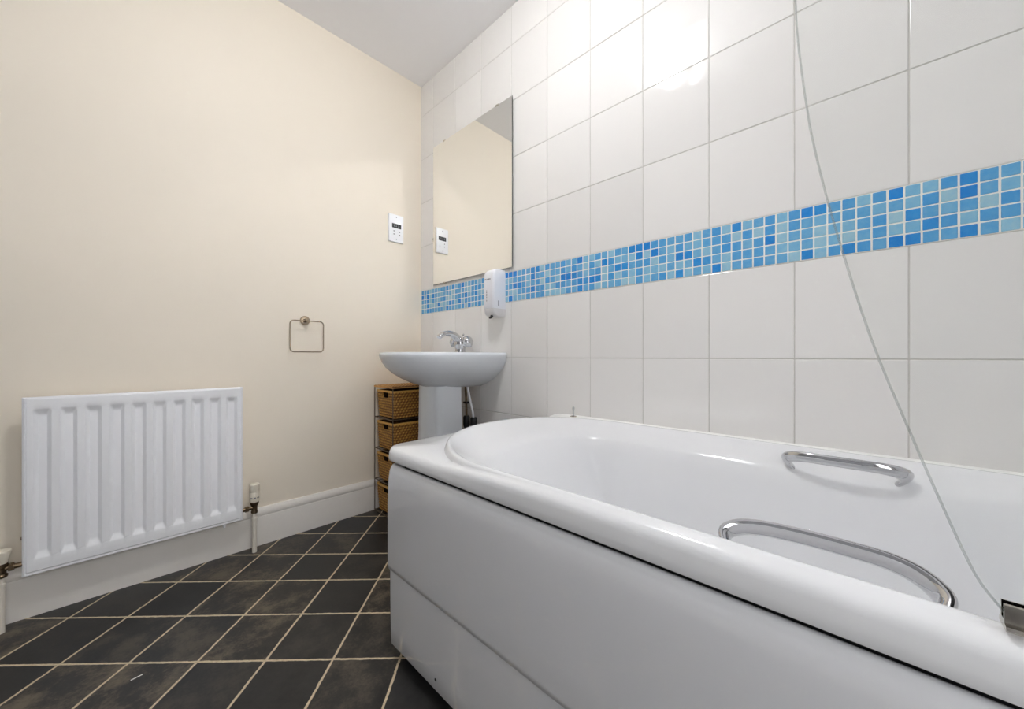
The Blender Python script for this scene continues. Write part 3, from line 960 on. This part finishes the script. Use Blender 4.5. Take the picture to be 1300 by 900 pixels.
# woven top mat
b = MB()
NX, NY = 72, 52
g = []
for i in range(NY + 1):
    rw = []
    for j in range(NX + 1):
        u, v = j / NX, i / NY
        x = TX0 - .004 + (TX1 - TX0 + .006) * u; y = TY0 - .003 + (TY1 - TY0 + .004) * v
        h = weave(u * .28, v * .19, .018, .008)
        rw.append((x, y, .6455 + .006 * h, h))
    g.append(rw)
vt = [[b.bm.verts.new(p[:3]) for p in r_] for r_ in g]
for i in range(NY):
    for j in range(NX):
        f = b.bm.faces.new((vt[i][j], vt[i][j + 1], vt[i + 1][j + 1], vt[i + 1][j])); f[b.sh] = g[i][j][3]
bd = [vt[0][j] for j in range(NX + 1)] + [vt[i][NX] for i in range(1, NY + 1)] + [vt[NY][j] for j in range(NX - 1, -1, -1)] + [vt[i][0] for i in range(NY - 1, 0, -1)]
lo = [b.bm.verts.new((v.co.x, v.co.y, .6405)) for v in bd]
for i in range(len(bd)):
    j = (i + 1) % len(bd)
    f = b.bm.faces.new((bd[i], lo[i], lo[j], bd[j])); f[b.sh] = .5
b.bm.faces.new(lo)
b.build('woven_top', M['wicker_top'], tw, (1.04, 1.745, .64))

def basket_mesh(parent):
    """open woven box, slightly tapered, with a hand slot in the front; local origin at centre of the base"""
    hx, hy, hz = (TX1 - TX0) / 2 - .006, (TY1 - TY0) / 2 - .006, .138
    b = MB()
    NZ = 40
    per = []
    nx, ny = 44, 44
    # walk the perimeter, starting at the front-left; front face is -X
    for i in range(ny): per.append((-hx, hy - 2 * hy * i / ny, 'f', i))
    for i in range(nx): per.append((-hx + 2 * hx * i / nx, -hy, 's', i))
    for i in range(ny): per.append((hx, -hy + 2 * hy * i / ny, 'b', i))
    for i in range(nx): per.append((hx - 2 * hx * i / nx, hy, 's', i))
    n = len(per)
    def surf(k, z, inset):
        x, y, _, i = per[k % n]
        tp = .93 + .07 * z / hz
        r_ = .010
        x_, y_ = x * tp, y * tp
        bx, by = hx * tp, hy * tp
        # rounded vertical corners
        dx, dy = abs(x_) - (bx - r_), abs(y_) - (by - r_)
        if dx > 0 and dy > 0:
            l = math.hypot(dx, dy)
            sx, sy = (1 if x_ > 0 else -1), (1 if y_ > 0 else -1)
            x_, y_ = sx * (bx - r_ + dx / l * r_), sy * (by - r_ + dy / l * r_)
        nrm = Vector((x_ if abs(x) >= hx - 1e-6 else 0, y_ if abs(y) >= hy - 1e-6 else 0, 0)).normalized()
        return Vector((x_, y_, z)), nrm
    out_, inn_ = [], []
    hts = []
    for m_ in range(NZ + 1):
        z = hz * m_ / NZ
        ro, ri, rh = [], [], []
        for k in range(n):
            p, nr = surf(k, z, 0)
            u = k * .0055
            h = weave(u, z, .017, .0135)
            if z > hz - .009: h = .85
            q = p + nr * (.0055 * h - .004)
            ro.append(b.bm.verts.new(q)); rh.append(h)
            ri.append(b.bm.verts.new(p - nr * .008))
        out_.append(ro); inn_.append(ri); hts.append(rh)
    def hole(m_, k):
        z = hz * (m_ + .5) / NZ
        if per[k % n][2] != 'f': return False
        y = hy - 2 * hy * (per[k % n][3] + .5) / ny
        w_ = .030 - max(0, (.112 - z)) * .5
        return abs(y) < w_ and .100 < z < .128
    for m_ in range(NZ):
        for k in range(n):
            kk = (k + 1) % n
            hh = hole(m_, k)
            if not hh:
                f = b.bm.faces.new((out_[m_][k], out_[m_][kk], out_[m_ + 1][kk], out_[m_ + 1][k]))
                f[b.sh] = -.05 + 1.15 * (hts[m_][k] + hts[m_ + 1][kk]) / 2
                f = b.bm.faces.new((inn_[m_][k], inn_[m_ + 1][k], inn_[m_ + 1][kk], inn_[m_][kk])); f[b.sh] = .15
            else:
                for (m2, k2, a, c) in ((m_ - 1, k, (m_, k), (m_, kk)), (m_ + 1, k, (m_ + 1, k), (m_ + 1, kk)), (m_, k - 1, (m_, k), (m_ + 1, k)), (m_, k + 1, (m_, kk), (m_ + 1, kk))):
                    if not hole(m2, k2):
                        f = b.bm.faces.new((out_[a[0]][a[1]], out_[c[0]][c[1]], inn_[c[0]][c[1]], inn_[a[0]][a[1]])); f[b.sh] = .7
    for k in range(n):
        kk = (k + 1) % n
        f = b.bm.faces.new((out_[NZ][k], out_[NZ][kk], inn_[NZ][kk], inn_[NZ][k])); f[b.sh] = .8
    b.bm.faces.new([out_[0][k] for k in range(n)]); 
    lo = [inn_[1][k] for k in range(n)]
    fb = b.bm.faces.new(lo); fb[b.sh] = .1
    return b
def basket(z, label):
    t = thing('wicker_basket', label, 'basket', (1.04, 1.745, z), 'wicker baskets in the corner rack')
    return t
bz = [.006 + BP * k + .003 for k in range(4)]
labs = ['brown wicker basket at the bottom of the rack, nearest the floor',
        'brown wicker basket second from the floor, half hidden by the bath corner',
        'brown wicker basket second from the top of the rack',
        'brown wicker basket topmost in the rack, just under the basin']
bm0 = basket_mesh(None)
first = bm0.build('wicker_basket', M['wicker'], None, None, sharp=80)
first.location = (1.043, 1.745, bz[0])
tag(first, labs[0], 'basket', 'wicker baskets in the corner rack')
for z, l in zip(bz[1:], labs[1:]):
    c = first.copy(); col.objects.link(c); c.location = (1.043, 1.745, z)
    c['label'] = l

# ------------------------------------------------------------------ little scrap on the floor
b = MB()
m4 = Matrix.Translation((.024, 1.309, .0008)) @ Matrix.Rotation(R(8), 4, 'Z')
b.box((-.011, -.0012, -.0008), (.011, .0012, .0006), bev=.0003, seg=1, mtx=m4)
tag(b.build('paper_sliver', M['paper'], None, (.024, 1.309, 0)), 'thin white sliver lying on a dark floor tile', 'scrap')

# ------------------------------------------------------------------ camera, world, colour
cam = bpy.data.cameras.new('camera'); co = bpy.data.objects.new('camera', cam); col.objects.link(co)
co.location = (0, 0, CAMH)
co.rotation_euler = (R(90), 0, R(43.6 - 90))
cam.sensor_fit = 'HORIZONTAL'; cam.sensor_width = 36
cam.lens = 470.5 / 1300 * 36
cam.shift_y = 2.42 / 1300
cam.clip_start = .01
sc.camera = co
w_ = bpy.data.worlds.new('world'); sc.world = w_; w_.use_nodes = True
w_.node_tree.nodes['Background'].inputs['Color'].default_value = (.8, .8, .8, 1)
w_.node_tree.nodes['Background'].inputs['Strength'].default_value = .3
sc.view_settings.view_transform = 'Standard'
sc.view_settings.look = 'None'
sc.view_settings.gamma = 1
sc.view_settings.use_curve_mapping = False
sc.view_settings.exposure = 0.42
sc.cycles.max_bounces = 16
sc.cycles.diffuse_bounces = 10
sc.cycles.glossy_bounces = 8
sc.cycles.transparent_max_bounces = 16
sc.cycles.caustics_reflective = True
sc.cycles.sample_clamp_indirect = 60.0
sc.cycles.blur_glossy = 0.0
